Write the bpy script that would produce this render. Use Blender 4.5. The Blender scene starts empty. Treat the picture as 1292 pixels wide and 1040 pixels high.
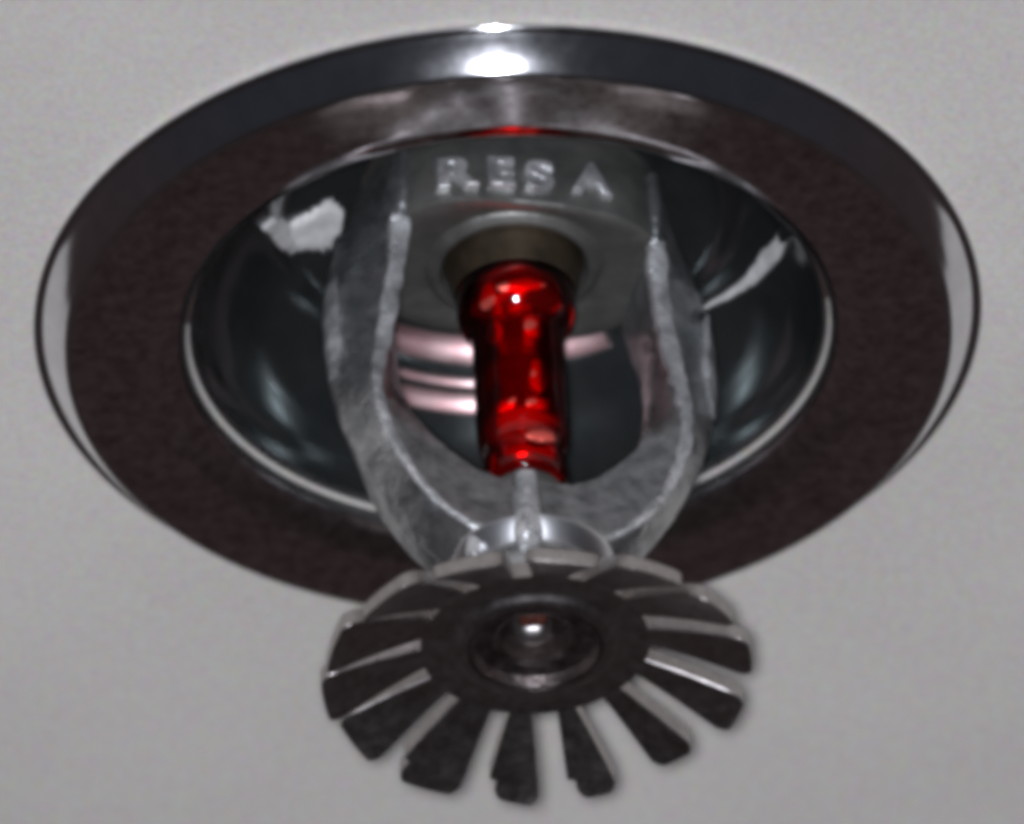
import bpy, bmesh, math, random
from mathutils import Vector, Matrix, Euler

random.seed(4)
S = 0.001                      # everything below is written in millimetres
R = math.radians
scene = bpy.context.scene
C = scene.collection

# ------------------------------------------------------------------ camera
ELEV, DIST, ROLL = 37.4, 1400.0, 2.2
cam_d = bpy.data.cameras.new('camera')
cam = bpy.data.objects.new('camera', cam_d)
C.objects.link(cam)
scene.camera = cam
e = R(ELEV)
view = Vector((0, math.cos(e), math.sin(e)))          # looking up at the ceiling
upv = Vector((0, -math.sin(e), math.cos(e)))
right = Vector((1, 0, 0))
PX = 16.37                                             # photo pixels per millimetre at the target
aim = right * (1 / PX) - upv * ((520 - 400) / PX)
q = Matrix((right, upv, -view)).transposed().to_4x4()
roll = Matrix.Rotation(R(-ROLL), 4, 'Z')
cam.matrix_world = Matrix.Translation((aim - view * DIST) * S) @ q @ roll
cam_d.sensor_width = 36
cam_d.lens = 36 * DIST / (1292 / PX)
cam_d.clip_start, cam_d.clip_end = 0.01, 20
cam_d.dof.use_dof = True
cam_d.dof.focus_distance = (DIST - 14) * S
cam_d.dof.aperture_fstop = 32

# ------------------------------------------------------------------ the dim room and the camera flash
world = bpy.data.worlds.new('World')
scene.world = world
world.use_nodes = True
wt = world.node_tree
bg = wt.nodes['Background']
bg.inputs['Strength'].default_value = 1.0
# an unlit room: brownish ahead, cooler behind the camera, darkest straight down
geo = wt.nodes.new('ShaderNodeTexCoord')
sep = wt.nodes.new('ShaderNodeSeparateXYZ')
wt.links.new(geo.outputs['Generated'], sep.inputs[0])
fy = wt.nodes.new('ShaderNodeMapRange')
fy.interpolation_type = 'SMOOTHSTEP'
fy.inputs['From Min'].default_value = -0.6; fy.inputs['From Max'].default_value = 0.5
wt.links.new(sep.outputs['Y'], fy.inputs['Value'])
mx = wt.nodes.new('ShaderNodeMix'); mx.data_type = 'RGBA'
mx.inputs[6].default_value = (0.022, 0.024, 0.030, 1)
mx.inputs[7].default_value = (0.031, 0.0225, 0.0235, 1)
wt.links.new(fy.outputs[0], mx.inputs[0])
fz = wt.nodes.new('ShaderNodeMapRange')
fz.interpolation_type = 'SMOOTHSTEP'
fz.inputs['From Min'].default_value = -1.0; fz.inputs['From Max'].default_value = -0.45
wt.links.new(sep.outputs['Z'], fz.inputs['Value'])
mz = wt.nodes.new('ShaderNodeMix'); mz.data_type = 'RGBA'
mz.inputs[6].default_value = (0.016, 0.0135, 0.0135, 1)
wt.links.new(mx.outputs[2], mz.inputs[7])
wt.links.new(fz.outputs[0], mz.inputs[0])
wt.links.new(mz.outputs[2], bg.inputs['Color'])

fl_d = bpy.data.lights.new('camera_flash', 'AREA')
fl_d.shape = 'DISK'
fl_d.size = 0.04
fl_d.energy = 20.4
fl_d.color = (0.87, 0.90, 1.0)
fl = bpy.data.objects.new('camera_flash', fl_d)
C.objects.link(fl)
fpos = (aim - view * DIST - right * 10 + upv * 4) * S
fl.matrix_world = Matrix.Translation(fpos) @ (Vector((0, 0, 0)) - fpos).to_track_quat('-Z', 'Y').to_matrix().to_4x4()

scene.view_settings.view_transform = 'Standard'
scene.view_settings.look = 'None'
scene.view_settings.exposure = 0
scene.view_settings.gamma = 1
scene.view_settings.use_curve_mapping = False
scene.render.engine = 'CYCLES'
cy = scene.cycles
cy.filter_width = 6.4
cy.use_denoising = True
cy.max_bounces = 14
cy.glossy_bounces = 8
cy.transmission_bounces = 12
cy.caustics_reflective = True
cy.caustics_refractive = True
cy.blur_glossy = 0.3
cy.sample_clamp_indirect = 1.5

# ------------------------------------------------------------------ materials
def new_mat(name):
    m = bpy.data.materials.new(name)
    m.use_nodes = True
    nt = m.node_tree
    return m, nt, nt.nodes['Principled BSDF'], nt.nodes['Material Output']

def noise(nt, scale, detail=4, rough=0.6, coord='Object'):
    tc = nt.nodes.new('ShaderNodeTexCoord')
    n = nt.nodes.new('ShaderNodeTexNoise')
    n.inputs['Scale'].default_value = scale
    n.inputs['Detail'].default_value = detail
    n.inputs['Roughness'].default_value = rough
    nt.links.new(tc.outputs[coord], n.inputs['Vector'])
    return n

def ramp(nt, src, lo, hi, p0=0.3, p1=0.7):
    r = nt.nodes.new('ShaderNodeMapRange')
    r.inputs['From Min'].default_value = p0
    r.inputs['From Max'].default_value = p1
    r.inputs['To Min'].default_value = lo
    r.inputs['To Max'].default_value = hi
    nt.links.new(src, r.inputs['Value'])
    return r.outputs[0]

def mixcol(nt, fac, a, b):
    m = nt.nodes.new('ShaderNodeMix')
    m.data_type = 'RGBA'
    m.inputs[6].default_value = (*a, 1)
    m.inputs[7].default_value = (*b, 1)
    nt.links.new(fac, m.inputs[0])
    return m.outputs[2]

def bump(nt, p, src, strength, dist):
    b = nt.nodes.new('ShaderNodeBump')
    b.inputs['Strength'].default_value = strength
    b.inputs['Distance'].default_value = dist
    nt.links.new(src, b.inputs['Height'])
    nt.links.new(b.outputs[0], p.inputs['Normal'])

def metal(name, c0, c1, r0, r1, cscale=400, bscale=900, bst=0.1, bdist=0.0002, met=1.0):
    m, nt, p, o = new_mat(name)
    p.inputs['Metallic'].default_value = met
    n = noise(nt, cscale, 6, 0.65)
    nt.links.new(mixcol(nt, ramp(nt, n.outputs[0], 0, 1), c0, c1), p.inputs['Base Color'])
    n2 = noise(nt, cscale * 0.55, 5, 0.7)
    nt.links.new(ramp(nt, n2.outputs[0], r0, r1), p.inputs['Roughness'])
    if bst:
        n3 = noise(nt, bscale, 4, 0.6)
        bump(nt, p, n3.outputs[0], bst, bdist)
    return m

M_PLATE = metal('chrome_plate', (0.44, 0.36, 0.37), (0.98, 0.93, 0.92), 0.08, 0.17, 1000, 160, 0.03, 0.0002)
M_RIM = metal('chrome_rim', (0.66, 0.66, 0.68), (0.82, 0.82, 0.84), 0.07, 0.11, 500, 160, 0.02, 0.0002)
M_CHROME = metal('bright_chrome', (0.70, 0.71, 0.72), (0.80, 0.80, 0.80), 0.06, 0.12, 200, 260, 0.03, 0.0002)
M_COLLAR = metal('buffed_collar', (0.78, 0.79, 0.81), (0.90, 0.90, 0.91), 0.27, 0.34, 200, 260, 0.05, 0.0002)
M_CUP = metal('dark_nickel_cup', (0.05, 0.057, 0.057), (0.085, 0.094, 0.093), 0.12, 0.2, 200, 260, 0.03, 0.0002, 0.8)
M_BEAD = metal('satin_bead', (0.30, 0.315, 0.315), (0.44, 0.45, 0.45), 0.24, 0.34, 300, 700, 0.1, 0.0001)
M_PINK_REFL = metal('pink_reflection_metal', (0.82, 0.48, 0.49), (0.92, 0.68, 0.67), 0.32, 0.42, 300, 700, 0.1, 0.0001)  # pink base colour stands for red light reflected from the bulb
M_CAST = metal('cast_chrome', (0.24, 0.255, 0.26), (0.62, 0.63, 0.63), 0.22, 0.42, 500, 620, 0.7, 0.0004, 0.92)
M_CAST_LIT = metal('lit_casting', (0.16, 0.17, 0.168), (0.54, 0.545, 0.538), 0.28, 0.48, 600, 700, 0.6, 0.0003, 0.77)  # paler cast metal for the faces drawn as lit
M_LETTER = metal('worn_letter', (0.20, 0.208, 0.21), (0.92, 0.92, 0.92), 0.18, 0.40, 420, 520, 0.8, 0.0005, 0.66)
M_BOSS = metal('cast_boss', (0.14, 0.141, 0.129), (0.23, 0.228, 0.21), 0.36, 0.5, 420, 800, 0.3, 0.0003, 0.74)
M_DEFL = metal('stamped_chrome', (0.36, 0.33, 0.32), (0.52, 0.49, 0.475), 0.24, 0.40, 1400, 500, 0.12, 0.0002)
M_OXID = metal('oxidised_steel', (0.05, 0.045, 0.045), (0.10, 0.09, 0.088), 0.25, 0.4, 500, 900, 0.2, 0.0002)
M_HUB = metal('tarnished_hub', (0.12, 0.095, 0.09), (0.34, 0.30, 0.29), 0.24, 0.46, 700, 900, 0.6, 0.0004)
M_SCREW = metal('screw_steel', (0.40, 0.38, 0.37), (0.55, 0.52, 0.5), 0.34, 0.48, 500, 900, 0.2, 0.0002)

# painted ceiling
M_CEIL, nt, p, o = new_mat('ceiling_paint')
n = noise(nt, 2000, 3, 0.8)
tintn = noise(nt, 1300, 2, 0.6)
tint = nt.nodes.new('ShaderNodeMix'); tint.data_type = 'RGBA'; tint.blend_type = 'OVERLAY'
tint.inputs[0].default_value = 0.30
nt.links.new(tintn.outputs['Color'], tint.inputs[7])
nt.links.new(tint.outputs[2], p.inputs['Base Color'])
c_in = tint.inputs[6]
big = noise(nt, 22, 3, 0.55)
mm = nt.nodes.new('ShaderNodeMath'); mm.operation = 'MULTIPLY_ADD'
nt.links.new(big.outputs[0], mm.inputs[0]); mm.inputs[1].default_value = 0.45
nt.links.new(n.outputs[0], mm.inputs[2])
nt.links.new(mixcol(nt, ramp(nt, mm.outputs[0], 0, 1, 0.40, 1.05), (0.515, 0.48, 0.44), (0.79, 0.75, 0.685)), c_in)
p.inputs['Roughness'].default_value = 0.85
p.inputs['Specular IOR Level'].default_value = 0.25
n2 = noise(nt, 700, 4, 0.65)
bump(nt, p, n2.outputs[0], 0.12, 0.0004)

# red glass bulb, and the red liquid inside it
M_GLASS, nt, p, o = new_mat('red_glass')
nt.nodes.remove(p)
tr_ = nt.nodes.new('ShaderNodeBsdfTransparent'); tr_.inputs[0].default_value = (0.95, 0.06, 0.06, 1)
gl_ = nt.nodes.new('ShaderNodeBsdfGlossy'); gl_.inputs['Roughness'].default_value = 0.05
fr_ = nt.nodes.new('ShaderNodeFresnel'); fr_.inputs['IOR'].default_value = 1.42
ms_ = nt.nodes.new('ShaderNodeMixShader')
nt.links.new(fr_.outputs[0], ms_.inputs[0]); nt.links.new(tr_.outputs[0], ms_.inputs[1]); nt.links.new(gl_.outputs[0], ms_.inputs[2])
nt.links.new(ms_.outputs[0], o.inputs['Surface'])

M_LIQ, nt, p, o = new_mat('red_liquid')
p.inputs['Base Color'].default_value = (0.70, 0.02, 0.018, 1)
p.inputs['Metallic'].default_value = 0.93
p.inputs['Roughness'].default_value = 0.2
n = noise(nt, 260, 1, 0.4)
bump(nt, p, n.outputs[0], 0.5, 0.0012)

M_GLINT, nt, p, o = new_mat('red_glint')  # bright red that stands for light refracted in the bulb
p.inputs['Base Color'].default_value = (1.0, 0.16, 0.12, 1)
p.inputs['Metallic'].default_value = 0.7
p.inputs['Roughness'].default_value = 0.46

M_REFLECTION, nt, p, o = new_mat('reflection_white')  # pale colour standing for a reflection in the cup
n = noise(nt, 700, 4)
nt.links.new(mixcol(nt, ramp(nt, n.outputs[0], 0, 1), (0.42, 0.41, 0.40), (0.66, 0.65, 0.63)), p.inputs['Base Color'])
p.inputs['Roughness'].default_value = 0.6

M_BRASS = metal('tarnished_brass', (0.05, 0.039, 0.026), (0.11, 0.082, 0.052), 0.4, 0.55, 500, 800, 0.2, 0.0002, 0.8)

M_SEAL, nt, p, o = new_mat('brown_sealant')
n = noise(nt, 900, 4)
nt.links.new(mixcol(nt, ramp(nt, n.outputs[0], 0, 1), (0.05, 0.016, 0.011), (0.09, 0.026, 0.018)), p.inputs['Base Color'])
p.inputs['Roughness'].default_value = 0.45

# ------------------------------------------------------------------ helpers
def obj(name, verts, faces, mat, parent=None, angle=38, bevel=0):
    me = bpy.data.meshes.new(name)
    me.from_pydata([tuple(c * S for c in v) for v in verts], [], faces)
    bm = bmesh.new(); bm.from_mesh(me)
    bmesh.ops.remove_doubles(bm, verts=bm.verts, dist=1e-7)
    bmesh.ops.recalc_face_normals(bm, faces=bm.faces)
    bm.to_mesh(me); bm.free()
    me.shade_smooth()
    me.set_sharp_from_angle(angle=R(angle))
    me.materials.append(mat)
    o = bpy.data.objects.new(name, me)
    C.objects.link(o)
    o.parent = parent
    if bevel:
        b = o.modifiers.new('bevel', 'BEVEL')
        b.width = bevel * S; b.segments = 2; b.limit_method = 'ANGLE'; b.angle_limit = R(35)
        b.harden_normals = True
    return o

def empty(name, loc, label, cat):
    o = bpy.data.objects.new(name, None)
    o.empty_display_size = 0.01
    C.objects.link(o)
    o.location = Vector(loc) * S
    o['label'] = label
    o['category'] = cat
    return o

def lathe(name, prof, mat, parent=None, n=128, closed=False, angle=38, offset=(0, 0), wob=None):
    """prof: list of (r, z); r = 0 makes a pole."""
    verts, faces = [], []
    m = len(prof)
    for i in range(n):
        a = 2 * math.pi * i / n
        for k, (r, z) in enumerate(prof):
            rr = r + (wob(a, k) if wob else 0)
            verts.append((offset[0] + rr * math.cos(a), offset[1] + rr * math.sin(a), z))
    last = m if closed else m - 1
    for i in range(n):
        j = (i + 1) % n
        for k in range(last):
            l = (k + 1) % m
            faces.append((i * m + k, j * m + k, j * m + l, i * m + l))
    return obj(name, verts, faces, mat, parent, angle)

def arc(cr, cz, rad, a0, a1, n):
    """arc points; angle phi measured from straight down, positive towards the axis"""
    return [(cr - rad * math.sin(R(a0 + (a1 - a0) * i / n)), cz - rad * math.cos(R(a0 + (a1 - a0) * i / n))) for i in range(n + 1)]

def bez(P, n):
    """Catmull-Rom through points (any dimension)"""
    out = []
    Q = [P[0]] + list(P) + [P[-1]]
    for i in range(1, len(Q) - 2):
        p0, p1, p2, p3 = Q[i - 1], Q[i], Q[i + 1], Q[i + 2]
        for s in range(n):
            t = s / n
            out.append(tuple(0.5 * (2 * b + (c - a) * t + (2 * a - 5 * b + 4 * c - d) * t * t + (-a + 3 * b - 3 * c + d) * t ** 3)
                             for a, b, c, d in zip(p0, p1, p2, p3)))
    out.append(tuple(P[-1]))
    return out

# ------------------------------------------------------------------ ceiling: a plaster slab with the sprinkler's hole
def ceiling():
    N = 96
    verts, faces = [], []
    radii = [30.5, 60, 200, 2500]
    for z in (0, 14):
        for r in radii:
            for i in range(N):
                a = 2 * math.pi * i / N
                verts.append((r * math.cos(a), r * math.sin(a), z))
    L = len(radii)
    def idx(s, k, i): return (s * L + k) * N + i % N
    for s in (0, 1):
        for k in range(L - 1):
            for i in range(N):
                faces.append((idx(s, k, i), idx(s, k, i + 1), idx(s, k + 1, i + 1), idx(s, k + 1, i)))
    for k in (0, L - 1):
        for i in range(N):
            faces.append((idx(0, k, i), idx(0, k, i + 1), idx(1, k, i + 1), idx(1, k, i)))
    o = obj('ceiling', verts, faces, M_CEIL)
    o['kind'] = 'structure'
    return o
ceiling()

# ------------------------------------------------------------------ escutcheon
esc = empty('escutcheon', (0, 0, 0), 'round dark mirror-chrome escutcheon plate with recessed cup, flat against the ceiling', 'escutcheon')

FZ = -3.4
rim = [(34.5, 0.6), (36.1, 0.05)] + [(36.25 + 0.36 * math.sin(R(a)), -0.42 - 0.36 * math.cos(R(a))) for a in range(150, -31, -15)] + [(35.98, -0.74)]
bev = bez([(35.98, -0.74), (35.85, -0.93), (35.45, -1.53), (34.95, -2.24), (34.5, -2.83), (34.2, -3.2), (34.02, -3.34), (33.7, FZ + 0.02)], 5)
lathe('rim', rim + bev[1:], M_RIM, esc, 192, angle=30)
LR = 4.4
face = [(33.7, FZ + 0.02), (33.4, FZ), (31.5, FZ + 0.01)] + arc(28.3, FZ + LR, LR, 0, 41, 16)
tr = 0.55
r4, z4 = face[-1]
face += arc(r4 + tr * math.sin(R(41)), z4 + tr * math.cos(R(41)), tr, 41, 84, 8)[1:]
rl, zl = face[-1]
lathe('face_ring', face, M_PLATE, esc, 192, angle=30)
# two narrow satin beads just inside the mouth, then the spun bowl
for k in range(2):
    r_, z_ = rl - 0.05 - 0.75 * k, zl + 0.05 + 0.85 * k
    lathe('mouth_bead', [(r_ + 0.05, z_)] + [(r_ - 0.25 - 0.42 * math.cos(R(a)) + 0.42, z_ + 0.42 - 0.42 * math.sin(R(a))) for a in range(80, -61, -20)], M_BEAD, esc, 160, angle=60)
BOWL = [(24.2, 0.02), (23.9, 0.7), (23.5, 2.2), (22.4, 4.4), (20.7, 6.6), (18.3, 9.0), (16.9, 11.0), (14.5, 12.0), (11.0, 12.3)]
cup = bez([(rl - 0.9, zl + 1.5)] + BOWL[1:], 6)
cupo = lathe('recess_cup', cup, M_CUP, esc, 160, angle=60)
def band(r0, z0, r1, z1, swell):
    L = math.hypot(r1 - r0, z1 - z0); nr, nz = -(z1 - z0) / L, (r1 - r0) / L
    return [(r0 + (r1 - r0) * t + nr * swell * 4 * t * (1 - t), z0 + (z1 - z0) * t + nz * swell * 4 * t * (1 - t)) for t in (0, 0.1, 0.25, 0.4, 0.5, 0.6, 0.75, 0.9, 1)]
def pink_band(name, r0, z0, r1, z1, swell, a0, a1):
    """added strip, tinted pink for red light off the bulb, curved round the far side of the sleeve"""
    L = math.hypot(r1 - r0, z1 - z0); nr, nz = -(z1 - z0) / L, (r1 - r0) / L
    front = [(r + nr * 0.25, z + nz * 0.25) for r, z in band(r0, z0, r1, z1, swell)]
    prof = front + [(r1 - nr * 0.1, z1 - nz * 0.1), (r0 - nr * 0.1, z0 - nz * 0.1)]
    n, m = 24, len(prof)
    verts, faces = [], []
    for i in range(n + 1):
        a = R(a0 + (a1 - a0) * i / n)
        for r, z in prof: verts.append((r * math.cos(a), r * math.sin(a), z))
    for i in range(n):
        for k in range(m):
            l = (k + 1) % m
            faces.append((i * m + k, (i + 1) * m + k, (i + 1) * m + l, i * m + l))
    faces.append(tuple(range(m))); faces.append(tuple(n * m + k for k in range(m)))
    return obj(name, verts, faces, M_PINK_REFL, cupo, 45)
pink_band('pink_reflection_band', 20.6, 6.35, 19.75, 7.6, 0.12, 84, 124)
pink_band('pink_reflection_band', 19.1, 7.7, 18.7, 8.25, 0.06, 84, 123)
pink_band('pink_reflection_band', 18.05, 9.2, 16.75, 10.9, 0.2, 64, 126)
# white patches on the inside of the bowl, painted in for bright reflections
def on_bowl(az, t, off):
    for (r0, z0), (r1, z1) in zip(BOWL, BOWL[1:]):
        L = math.hypot(r1 - r0, z1 - z0)
        if t <= L or (r1, z1) == BOWL[-1]:
            f = t / L
            nr, nz = -(z1 - z0) / L, (r1 - r0) / L
            r, z = r0 + (r1 - r0) * f + nr * off, z0 + (z1 - z0) * f + nz * off
            return (r * math.cos(R(az)), r * math.sin(R(az)), z)
        t -= L
def reflection_patch(top, bot, seed):
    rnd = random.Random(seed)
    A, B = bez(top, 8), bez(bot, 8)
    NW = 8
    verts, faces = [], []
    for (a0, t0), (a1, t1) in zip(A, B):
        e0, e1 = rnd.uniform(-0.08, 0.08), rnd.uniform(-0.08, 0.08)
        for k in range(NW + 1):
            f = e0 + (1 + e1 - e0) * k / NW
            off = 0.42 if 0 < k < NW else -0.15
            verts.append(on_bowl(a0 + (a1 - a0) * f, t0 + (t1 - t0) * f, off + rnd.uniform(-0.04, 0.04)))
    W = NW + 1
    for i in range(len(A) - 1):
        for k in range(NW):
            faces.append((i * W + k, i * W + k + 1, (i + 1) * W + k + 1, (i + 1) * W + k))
    return obj('painted_reflection', verts, faces, M_REFLECTION, cupo, 80)
reflection_patch([(185.5, 10.03), (184.4, 11.74), (175.8, 13.68), (176.4, 15.51), (180.6, 17.04), (174.3, 18.04)],
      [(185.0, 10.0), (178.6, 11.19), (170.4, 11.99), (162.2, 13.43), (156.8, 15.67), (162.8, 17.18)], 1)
reflection_patch([(36.9, 10.41), (30.7, 10.2), (19.2, 9.31), (6.0, 8.4), (-6.1, 6.41)], [(36.5, 10.3), (33.4, 9.96), (24.0, 8.91), (13.0, 7.6), (-3.0, 5.9)], 2)

# ------------------------------------------------------------------ sprinkler head
spr = empty('fire_sprinkler', (0.7, 0, 0), 'pendent fire sprinkler head with red glass bulb, cast chrome frame and toothed deflector', 'sprinkler')
FR = R(14)                                            # how far the frame is turned
spr.rotation_euler = (0, R(-0.8), 0)
ROT = Matrix.Rotation(FR, 3, 'Z')
def rot(v):
    return tuple(ROT @ Vector(v))

# body boss
BZ = 4.5
def superell(hx, hy, ex, n):
    out = []
    for i in range(n):
        a = 2 * math.pi * i / n
        c, s = math.cos(a), math.sin(a)
        out.append((hx * math.copysign(abs(c) ** (2 / ex), c), hy * math.copysign(abs(s) ** (2 / ex), s)))
    return out
def loft_se(name, rows, mat, parent, n=96, angle=40):
    verts, faces = [], []
    for hx, hy, ex, z in rows:
        for x, y in superell(hx, hy, ex, n):
            verts.append(rot((x, y, z)))
    for k in range(len(rows) - 1):
        for i in range(n):
            j = (i + 1) % n
            faces.append((k * n + i, k * n + j, (k + 1) * n + j, (k + 1) * n + i))
    return obj(name, verts, faces, mat, parent, angle)
boss = loft_se('body', [(6.3, 6.3, 2.0, BZ + 0.5), (8.4, 6.9, 2.2, BZ + 0.3), (9.8, 7.4, 2.4, BZ + 0.05), (10.9, 8.2, 2.7, BZ), (11.1, 8.4, 2.8, BZ + 0.12), (11.2, 8.48, 2.8, BZ + 0.35),
                        (11.4, 8.6, 2.8, BZ + 4.8), (11.2, 8.3, 2.8, BZ + 5.6), (11.0, 8.2, 2.6, BZ + 10)], M_BOSS, spr)
# underside dish and orifice rings round the top of the bulb
def lathe_se(name, prof, mat, parent, n=96, angle=40):
    return lathe(name, prof, mat, parent, n, angle=angle)
seat = [(7.0, BZ + 0.5), (6.9, BZ + 0.35), (6.6, BZ + 0.1), (6.2, BZ - 0.15), (5.8, BZ - 0.1), (5.55, BZ + 0.4), (5.45, BZ + 0.7)]
lathe('orifice_ring', seat, M_BOSS, boss, 96, angle=35)
lathe('brass_seat', [(5.46, BZ + 0.65), (5.2, BZ - 0.3), (4.95, 3.0), (4.8, 2.4), (4.75, 2.15), (4.68, 2.1), (4.62, 2.3), (4.55, 2.8), (4.1, BZ + 3.5), (0, BZ + 3.6)], M_BRASS, boss, 96, angle=35)

# raised characters on the near side of the body
def raised(ch, x, zc_, h, w):
    cu = bpy.data.curves.new('raised_letter', 'FONT')
    cu.body = ch
    cu.size = 1.0
    cu.extrude = 0.16
    cu.bevel_depth = 0.045
    cu.bevel_resolution = 2
    cu.align_x = 'CENTER'; cu.align_y = 'CENTER'
    tmp = bpy.data.objects.new('raised_letter', cu)
    C.objects.link(tmp)
    dg = bpy.context.evaluated_depsgraph_get(); dg.update()
    me = bpy.data.meshes.new_from_object(tmp.evaluated_get(dg))
    C.objects.unlink(tmp); bpy.data.objects.remove(tmp)
    xs = [v.co.x for v in me.vertices]; ys = [v.co.y for v in me.vertices]
    cx, cyy = (max(xs) + min(xs)) / 2, (max(ys) + min(ys)) / 2
    sx, sy = w / (max(xs) - min(xs)), h / (max(ys) - min(ys))
    for v in me.vertices:
        lx = x + (v.co.x - cx) * sx
        t = min(1, abs(lx) / 11.3)
        yb = -8.52 * (1 - t ** 2.8) ** (1 / 2.8)
        out = (v.co.z + 0.1) * 2.6
        p_ = rot((lx, yb - out, zc_ + (v.co.y - cyy) * sy))
        v.co = Vector(p_) * S
    me.name = 'raised_letter'
    me.shade_smooth(); me.set_sharp_from_angle(angle=R(40))
    me.materials.clear(); me.materials.append(M_LETTER)
    o = bpy.data.objects.new('raised_letter', me)
    C.objects.link(o); o.parent = boss
    return o
for ch, x, w in (('R', -6.2, 3.1), ('E', -2.9, 2.1), ('S', 0.1, 2.3), ('A', 4.3, 3.2)):
    raised(ch, x, BZ + 2.35 + max(0, x) * 0.1, 2.8, w)

# the two arms: streamlined bars that bow out and curve in under the bulb
def arm(side):
    # x, z, half thickness, half depth, place of the near ridge across the arm
    P = [(10.7, 10.5, 1.2, 6.4, -0.7), (11.3, 7.0, 1.8, 6.2, -0.75), (12.0, 3.4, 2.3, 5.0, -0.8), (12.5, -1.5, 2.75, 3.9, -0.65), (12.5, -6.5, 2.7, 3.5, -0.35), (11.9, -11, 2.5, 3.5, 0.1), (10.3, -15.0, 2.5, 3.6, 0.45),
         (7.8, -18.4, 2.95, 3.7, 0.66), (5.0, -20.8, 3.5, 3.8, 0.7), (2.4, -21.8, 3.9, 3.9, 0.5), (-0.5, -22.0, 4.0, 3.9, 0.3)]
    pts = bez(P, 6)
    rnd = random.Random(11 if side > 0 else 23)
    def section(t, d, p, z):
        f = min(1, max(0, (-6 - z) / 11)); f = f * f * (3 - 2 * f)
        ei = -0.18 - 0.50 * f                        # the inner edge comes forward low down
        w = 0.42                                     # half width of the blunt ridge in mm
        q = w / t
        near = [(-1.0, ei), (-0.5 + 0.5 * (p - q), (ei - 0.99) / 2), (p - q, -0.97), (p - q * 0.4, -1.0), (p + q * 0.4, -1.0), (p + q, -0.97), (0.5 + 0.5 * (p + q), -0.60), (1.0, -0.18)]
        far = [(u, -v) for u, v in reversed(near)]
        return [(u * t, v * d) for u, v in near + far]
    def frame(k):
        x, z, t, d, p = pts[k]
        a, b = pts[max(0, k - 1)], pts[min(len(pts) - 1, k + 1)]
        tx, tz = b[0] - a[0], b[1] - a[1]
        L = math.hypot(tx, tz)
        return x, z, t, d, p, -tz / L, tx / L        # with the outward normal of the U
    verts, faces = [], []
    n = 16
    for k in range(len(pts)):
        x, z, t, d, p, nx, nz = frame(k)
        for (u, v) in section(t, d, p, z):
            u += rnd.uniform(-0.05, 0.05); v += rnd.uniform(-0.05, 0.05)
            verts.append(rot((side * (x + nx * u), v, z + nz * u)))
    for k in range(len(pts) - 1):
        for i in range(n):
            j = (i + 1) % n
            faces.append((k * n + i, k * n + j, (k + 1) * n + j, (k + 1) * n + i))
    faces.append(tuple(range(n)))
    faces.append(tuple((len(pts) - 1) * n + i for i in range(n)))
    body = obj('arm', verts, faces, M_CAST, spr, 50)
    # rougher, paler copy of the metal: paints flash light onto the bend's near faces
    body.data.materials.append(M_CAST_LIT)
    for f_ in body.data.polygons:
        c_ = ROT.transposed() @ (f_.center / S)
        n_ = ROT.transposed() @ f_.normal
        if c_.z < -11.5 and n_.y < -0.3 and (-side * n_.x > -0.02 or side * c_.x < 6.5): f_.material_index = 1
    # ground-down casting seam along the near ridge: uneven, worn bright
    verts, faces = [], []
    ks = [k for k in range(len(pts)) if 4.9 > pts[k][1] > -21.2]
    m = 0
    for k in ks:
        x, z, t, d, p, nx, nz = frame(k)
        f = (k - ks[0]) / (ks[-1] - ks[0])
        w = (0.95 - 0.62 * f) * rnd.uniform(0.8, 1.15)
        c = p * t + rnd.uniform(-0.05, 0.05)
        h = 0.14 + rnd.uniform(-0.03, 0.03)
        for (du, dv) in ((-w, 0.55), (-w * 0.8, -h * 0.4), (-w * 0.3, -h), (w * 0.3, -h), (w * 0.8, -h * 0.4), (w, 0.55)):
            uu = c + du
            verts.append(rot((side * (x + nx * uu), -d + dv + rnd.uniform(-0.025, 0.025), z + nz * uu)))
        m += 1
    for k in range(m - 1):
        for i in range(6):
            j = (i + 1) % 6
            faces.append((k * 6 + i, k * 6 + j, (k + 1) * 6 + j, (k + 1) * 6 + i))
    faces.append(tuple(range(6))); faces.append(tuple((m - 1) * 6 + i for i in range(6)))
    obj('casting_seam', verts, faces, M_LETTER, body, 60)
    # shorter seam on the outer edge of the arm
    verts, faces = [], []
    ks = [k for k in range(len(pts)) if 0.8 > pts[k][1] > -8.5]
    for k in ks:
        x, z, t, d, p, nx, nz = frame(k)
        f = (k - ks[0]) / (ks[-1] - ks[0])
        w = 0.25 + 0.75 * math.sin(math.pi * min(1, max(0.08, f))) * rnd.uniform(0.6, 1.1)
        for (du, dv) in ((-1.5 * w, -0.34), (-0.9 * w, -0.52), (-0.1, -0.32), (0.16, -0.16), (0.1, 0.0), (-0.5, 0.0)):
            uu = t + du
            verts.append(rot((side * (x + nx * uu), d * dv - 0.1 + rnd.uniform(-0.05, 0.05), z + nz * uu)))
    m = len(ks)
    for k in range(m - 1):
        for i in range(6):
            j = (i + 1) % 6
            faces.append((k * 6 + i, k * 6 + j, (k + 1) * 6 + j, (k + 1) * 6 + i))
    faces.append(tuple(range(6))); faces.append(tuple((m - 1) * 6 + i for i in range(6)))
    obj('casting_seam', verts, faces, M_LETTER, body, 60)
    return body
for s_ in (-1, 1):
    arm(s_)

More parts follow.
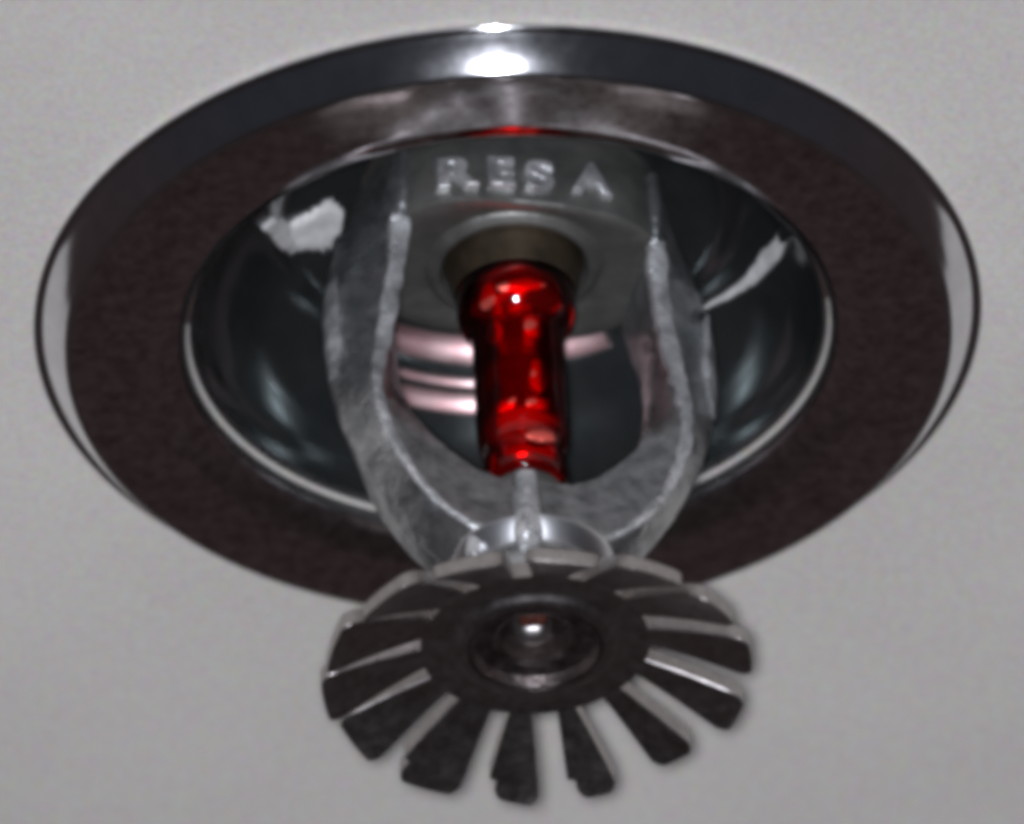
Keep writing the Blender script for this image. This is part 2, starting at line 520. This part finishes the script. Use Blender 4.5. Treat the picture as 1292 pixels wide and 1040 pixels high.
# knuckle between arms and deflector with its upright ribs
kn = lathe('knuckle', bez([(0, -17.6), (1.2, -17.7), (1.7, -18.4), (2.0, -20.0), (3.4, -22.5), (4.8, -24.6), (5.6, -26.2), (5.7, -27.2), (5.5, -28.2), (5.3, -29.0), (5.4, -30.0)], 4), M_CAST, spr, 64, angle=50)
def rib(a, r0, w, z0, z1, name='rib'):
    ca, sa = math.cos(a), math.sin(a)
    rows = [(z0, w * 0.55, r0 - 0.5), (z0 - 0.5, w * 0.9, r0 + 0.1), ((z0 + z1) / 2, w, r0 + 0.35), (z1 + 0.6, w * 0.95, r0 + 0.9), (z1, w * 0.6, r0 + 0.7)]
    NS = 12
    verts, faces = [], []
    for z, ww, rr in rows:
        for i in range(NS):
            b = 2 * math.pi * i / NS
            lx, ly = rr + ww * math.cos(b), ww * math.sin(b)
            verts.append((lx * ca - ly * sa, lx * sa + ly * ca, z))
    for k in range(len(rows) - 1):
        for i in range(NS):
            j = (i + 1) % NS
            faces.append((k * NS + i, k * NS + j, (k + 1) * NS + j, (k + 1) * NS + i))
    faces.append(tuple(range(NS))); faces.append(tuple((len(rows) - 1) * NS + i for i in range(NS)))
    return obj(name, verts, faces, M_LETTER, kn, 50)
rib(R(-91), 5.0, 1.15, -18.9, -26.6)
rib(R(-137), 5.0, 0.7, -19.6, -26.2)
lathe('polished_collar', [(4.0, -23.5), (6.0, -23.75), (6.35, -23.95), (6.2, -24.35), (5.05, -25.85), (4.5, -26.2)], M_COLLAR, kn, 96, angle=60)

# ------------------------------------------------------------------ glass bulb
bulb_prof = bez([(0, 6.2), (1.6, 6.0), (2.6, 5.2), (3.6, 4.2), (4.35, 3.0), (4.6, 1.4), (4.55, -0.3), (4.2, -1.1), (3.75, -1.8), (3.6, -3), (3.6, -8), (3.6, -11.4), (3.35, -13.2), (3.05, -14.0), (3.2, -14.7), (3.25, -15.8), (2.7, -16.8), (1.0, -17.2), (0, -17.2)], 6)
glass = lathe('glass_bulb', bulb_prof, M_GLASS, spr, 64, angle=80)
def core_r(z):
    base = 4.1 if z > -0.9 else 3.3 if z > -11.5 else 3.3 - 0.2 * (-11.5 - z)
    if z > 2: base -= 0.4 * (z - 2)
    return base + 0.07 * math.sin(2 * math.pi * (z - 0.6) / 4.0)
liq_prof = [(0, 4.9)] + [(max(0.4, core_r(4.6 - 0.35 * k)), 4.6 - 0.35 * k) for k in range(58)] + [(0, -15.8)]
lathe('liquid', liq_prof, M_LIQ, glass, 64, angle=80)
# bright red blobs against the glass, added to stand for refracted glints
def glint(x, z, rx, rz):
    y = -math.sqrt(max(0.5, (4.15 if z > -1.2 else 3.36) ** 2 - x * x))
    ax = math.atan2(x, -y)
    verts, faces = [], []
    NU, NV = 16, 10
    for i in range(NV + 1):
        t = math.pi * i / NV
        for k in range(NU):
            a = 2 * math.pi * k / NU
            wv = 1 + 0.16 * math.sin(2 * a + 3 * t + 5 * x)
            lx, ly, lz = wv * rx * math.sin(t) * math.cos(a), 0.34 * math.sin(t) * math.sin(a), rz * math.cos(t)
            verts.append((x + lx * math.cos(ax) - ly * math.sin(-ax), y + lx * math.sin(ax) + ly * math.cos(ax), z + lz * wv + 0.12 * lx))
    for i in range(NV):
        for k in range(NU):
            l = (k + 1) % NU
            faces.append((i * NU + k, i * NU + l, (i + 1) * NU + l, (i + 1) * NU + k))
    return obj('red_glint', verts, faces, M_GLINT, glass, 80)
for b_ in ((0.45, -0.2, 1.75, 0.6), (-2.2, -0.6, 0.7, 1.1), (-1.8, -3.6, 0.55, 1.0), (1.2, -3.4, 0.85, 0.95), (1.35, -8.2, 0.7, 1.4), (-1.25, -10.9, 0.95, 0.5), (1.2, -10.9, 1.1, 0.5), (1.3, -14.0, 1.3, 0.5)):
    glint(*b_)
# cup that carries the foot of the bulb
lathe('bulb_seat', [(0, -17.25), (1.2, -17.23), (2.3, -17.05), (2.7, -16.9), (2.8, -17.2), (2.6, -18.2), (2.2, -19.6), (0, -20.2)], M_BOSS, spr, 64, angle=35)

# ------------------------------------------------------------------ deflector: hub plate and fourteen bent teeth
DZ = -30.1
TH = 1.4
defl = lathe('deflector', [(5.0, DZ + 0.0), (8.0, DZ + 0.0), (8.75, DZ - 0.12), (8.75, DZ - TH - 0.12), (8.0, DZ - TH), (6.6, DZ - TH), (6.3, DZ - TH - 0.12), (6.05, DZ - TH - 0.36), (5.75, DZ - TH - 0.5), (5.25, DZ - TH - 0.5)], M_DEFL, spr, 96, closed=True, angle=35)
lathe('counterbore', [(5.22, DZ - TH - 0.47), (4.9, DZ - TH - 0.44), (4.6, DZ - TH + 0.35), (3.7, DZ - TH + 0.6), (3.2, DZ - TH + 0.45), (2.9, DZ - TH + 0.6), (2.7, DZ + 1.0), (0, DZ + 1.2)], M_HUB, defl, 64, angle=30)
slots = [(-14.4, 1.6, 2.2), (11.4, 1.8, 2.8), (37, 2.0, 3.3), (63, 2.3, 3.4), (86.5, 1.9, 2.3), (109, 1.4, 2.1), (137, 1.3, 1.6), (160.6, 1.3, 1.5), (185, 1.3, 1.6), (211, 1.3, 1.6), (238, 1.3, 1.6), (265, 1.4, 1.6), (292, 1.4, 1.7), (319, 1.3, 1.7)]
R0, R1 = 8.3, 16.55
def tooth(i):
    a, wa0, wa1 = slots[i]
    b, wb0, wb1 = slots[(i + 1) % len(slots)]
    if b < a: b += 360
    rnd = random.Random(100 + i)
    rows = []
    near = max(0, -math.sin(R((a + b) / 2)))
    rtip = R1 - 0.5 * near + rnd.uniform(-0.25, 0.2)
    rs = [R0, R0 + 0.6] + [R0 + 0.6 + (rtip - R0 - 0.6) * t for t in (0.2, 0.4, 0.6, 0.77, 0.79, 0.9, 0.96, 1.0)]
    tw = rnd.uniform(-0.16, 0.16) + (0.12 if 120 < a < 220 else 0)
    dz_end = 2.7 + 1.5 * near + rnd.uniform(-0.35, 0.35)
    for r in rs:
        t = (r - R0) / (rtip - R0)
        z = DZ - 0.03 - dz_end * (0.75 * t + 0.25 * t * t)
        ha = math.degrees(math.asin((wa0 + (wa1 - wa0) * t) / 2 / r))
        hb = math.degrees(math.asin((wb0 + (wb1 - wb0) * t) / 2 / r))
        cut = 0
        if t > 0.85: cut = math.degrees(0.75 * ((t - 0.85) / 0.15) ** 3 / r)
        ca_ = cut; cb_ = cut
        if i in (3, 4, 5) and r > rtip - 1.75: cb_ += math.degrees(0.62 / r)
        rows.append((r, z, a + ha + ca_, b - hb - cb_))
    verts, faces = [], []
    NW = 5
    for r, z, a0, a1 in rows:
        for s in range(2):
            for k in range(NW):
                w = R(a0 + (a1 - a0) * k / (NW - 1))
                verts.append((r * math.cos(w), r * math.sin(w), z + tw * (k - 2) * (r - R0) / 8 - s * (TH - 0.06)))
    W = 2 * NW
    for m in range(len(rows) - 1):
        for k in range(NW - 1):
            faces.append((m * W + k, m * W + k + 1, (m + 1) * W + k + 1, (m + 1) * W + k))
            faces.append((m * W + NW + k, (m + 1) * W + NW + k, (m + 1) * W + NW + k + 1, m * W + NW + k + 1))
        faces.append((m * W, (m + 1) * W, (m + 1) * W + NW, m * W + NW))
        faces.append((m * W + NW - 1, m * W + W - 1, (m + 1) * W + W - 1, (m + 1) * W + NW - 1))
    for m in (0, len(rows) - 1):
        for k in range(NW - 1):
            faces.append((m * W + k, m * W + NW + k, m * W + NW + k + 1, m * W + k + 1))
    return obj('tooth', verts, faces, M_DEFL, defl, 40, bevel=0.12)
for i in range(len(slots)):
    tooth(i)

# screw end in the middle of the deflector
scr = lathe('compression_screw', bez([(0, DZ - 0.75), (0.5, DZ - 0.7), (1.0, DZ - 0.45), (1.3, DZ + 0.0), (1.4, DZ + 0.8), (1.4, DZ + 1.3)], 4), M_SCREW, spr, 48, angle=50, offset=(-0.1, 0.5), wob=lambda a, k: 0.05 * math.sin(5 * a))
lathe('sealant_dab', bez([(0, DZ - 0.25), (0.6, DZ - 0.2), (1.1, DZ + 0.3), (1.2, DZ + 1.2)], 3), M_SEAL, scr, 24, angle=80, offset=(-0.1, -1.0), wob=lambda a, k: 0.12 * math.sin(3 * a + 0.7))
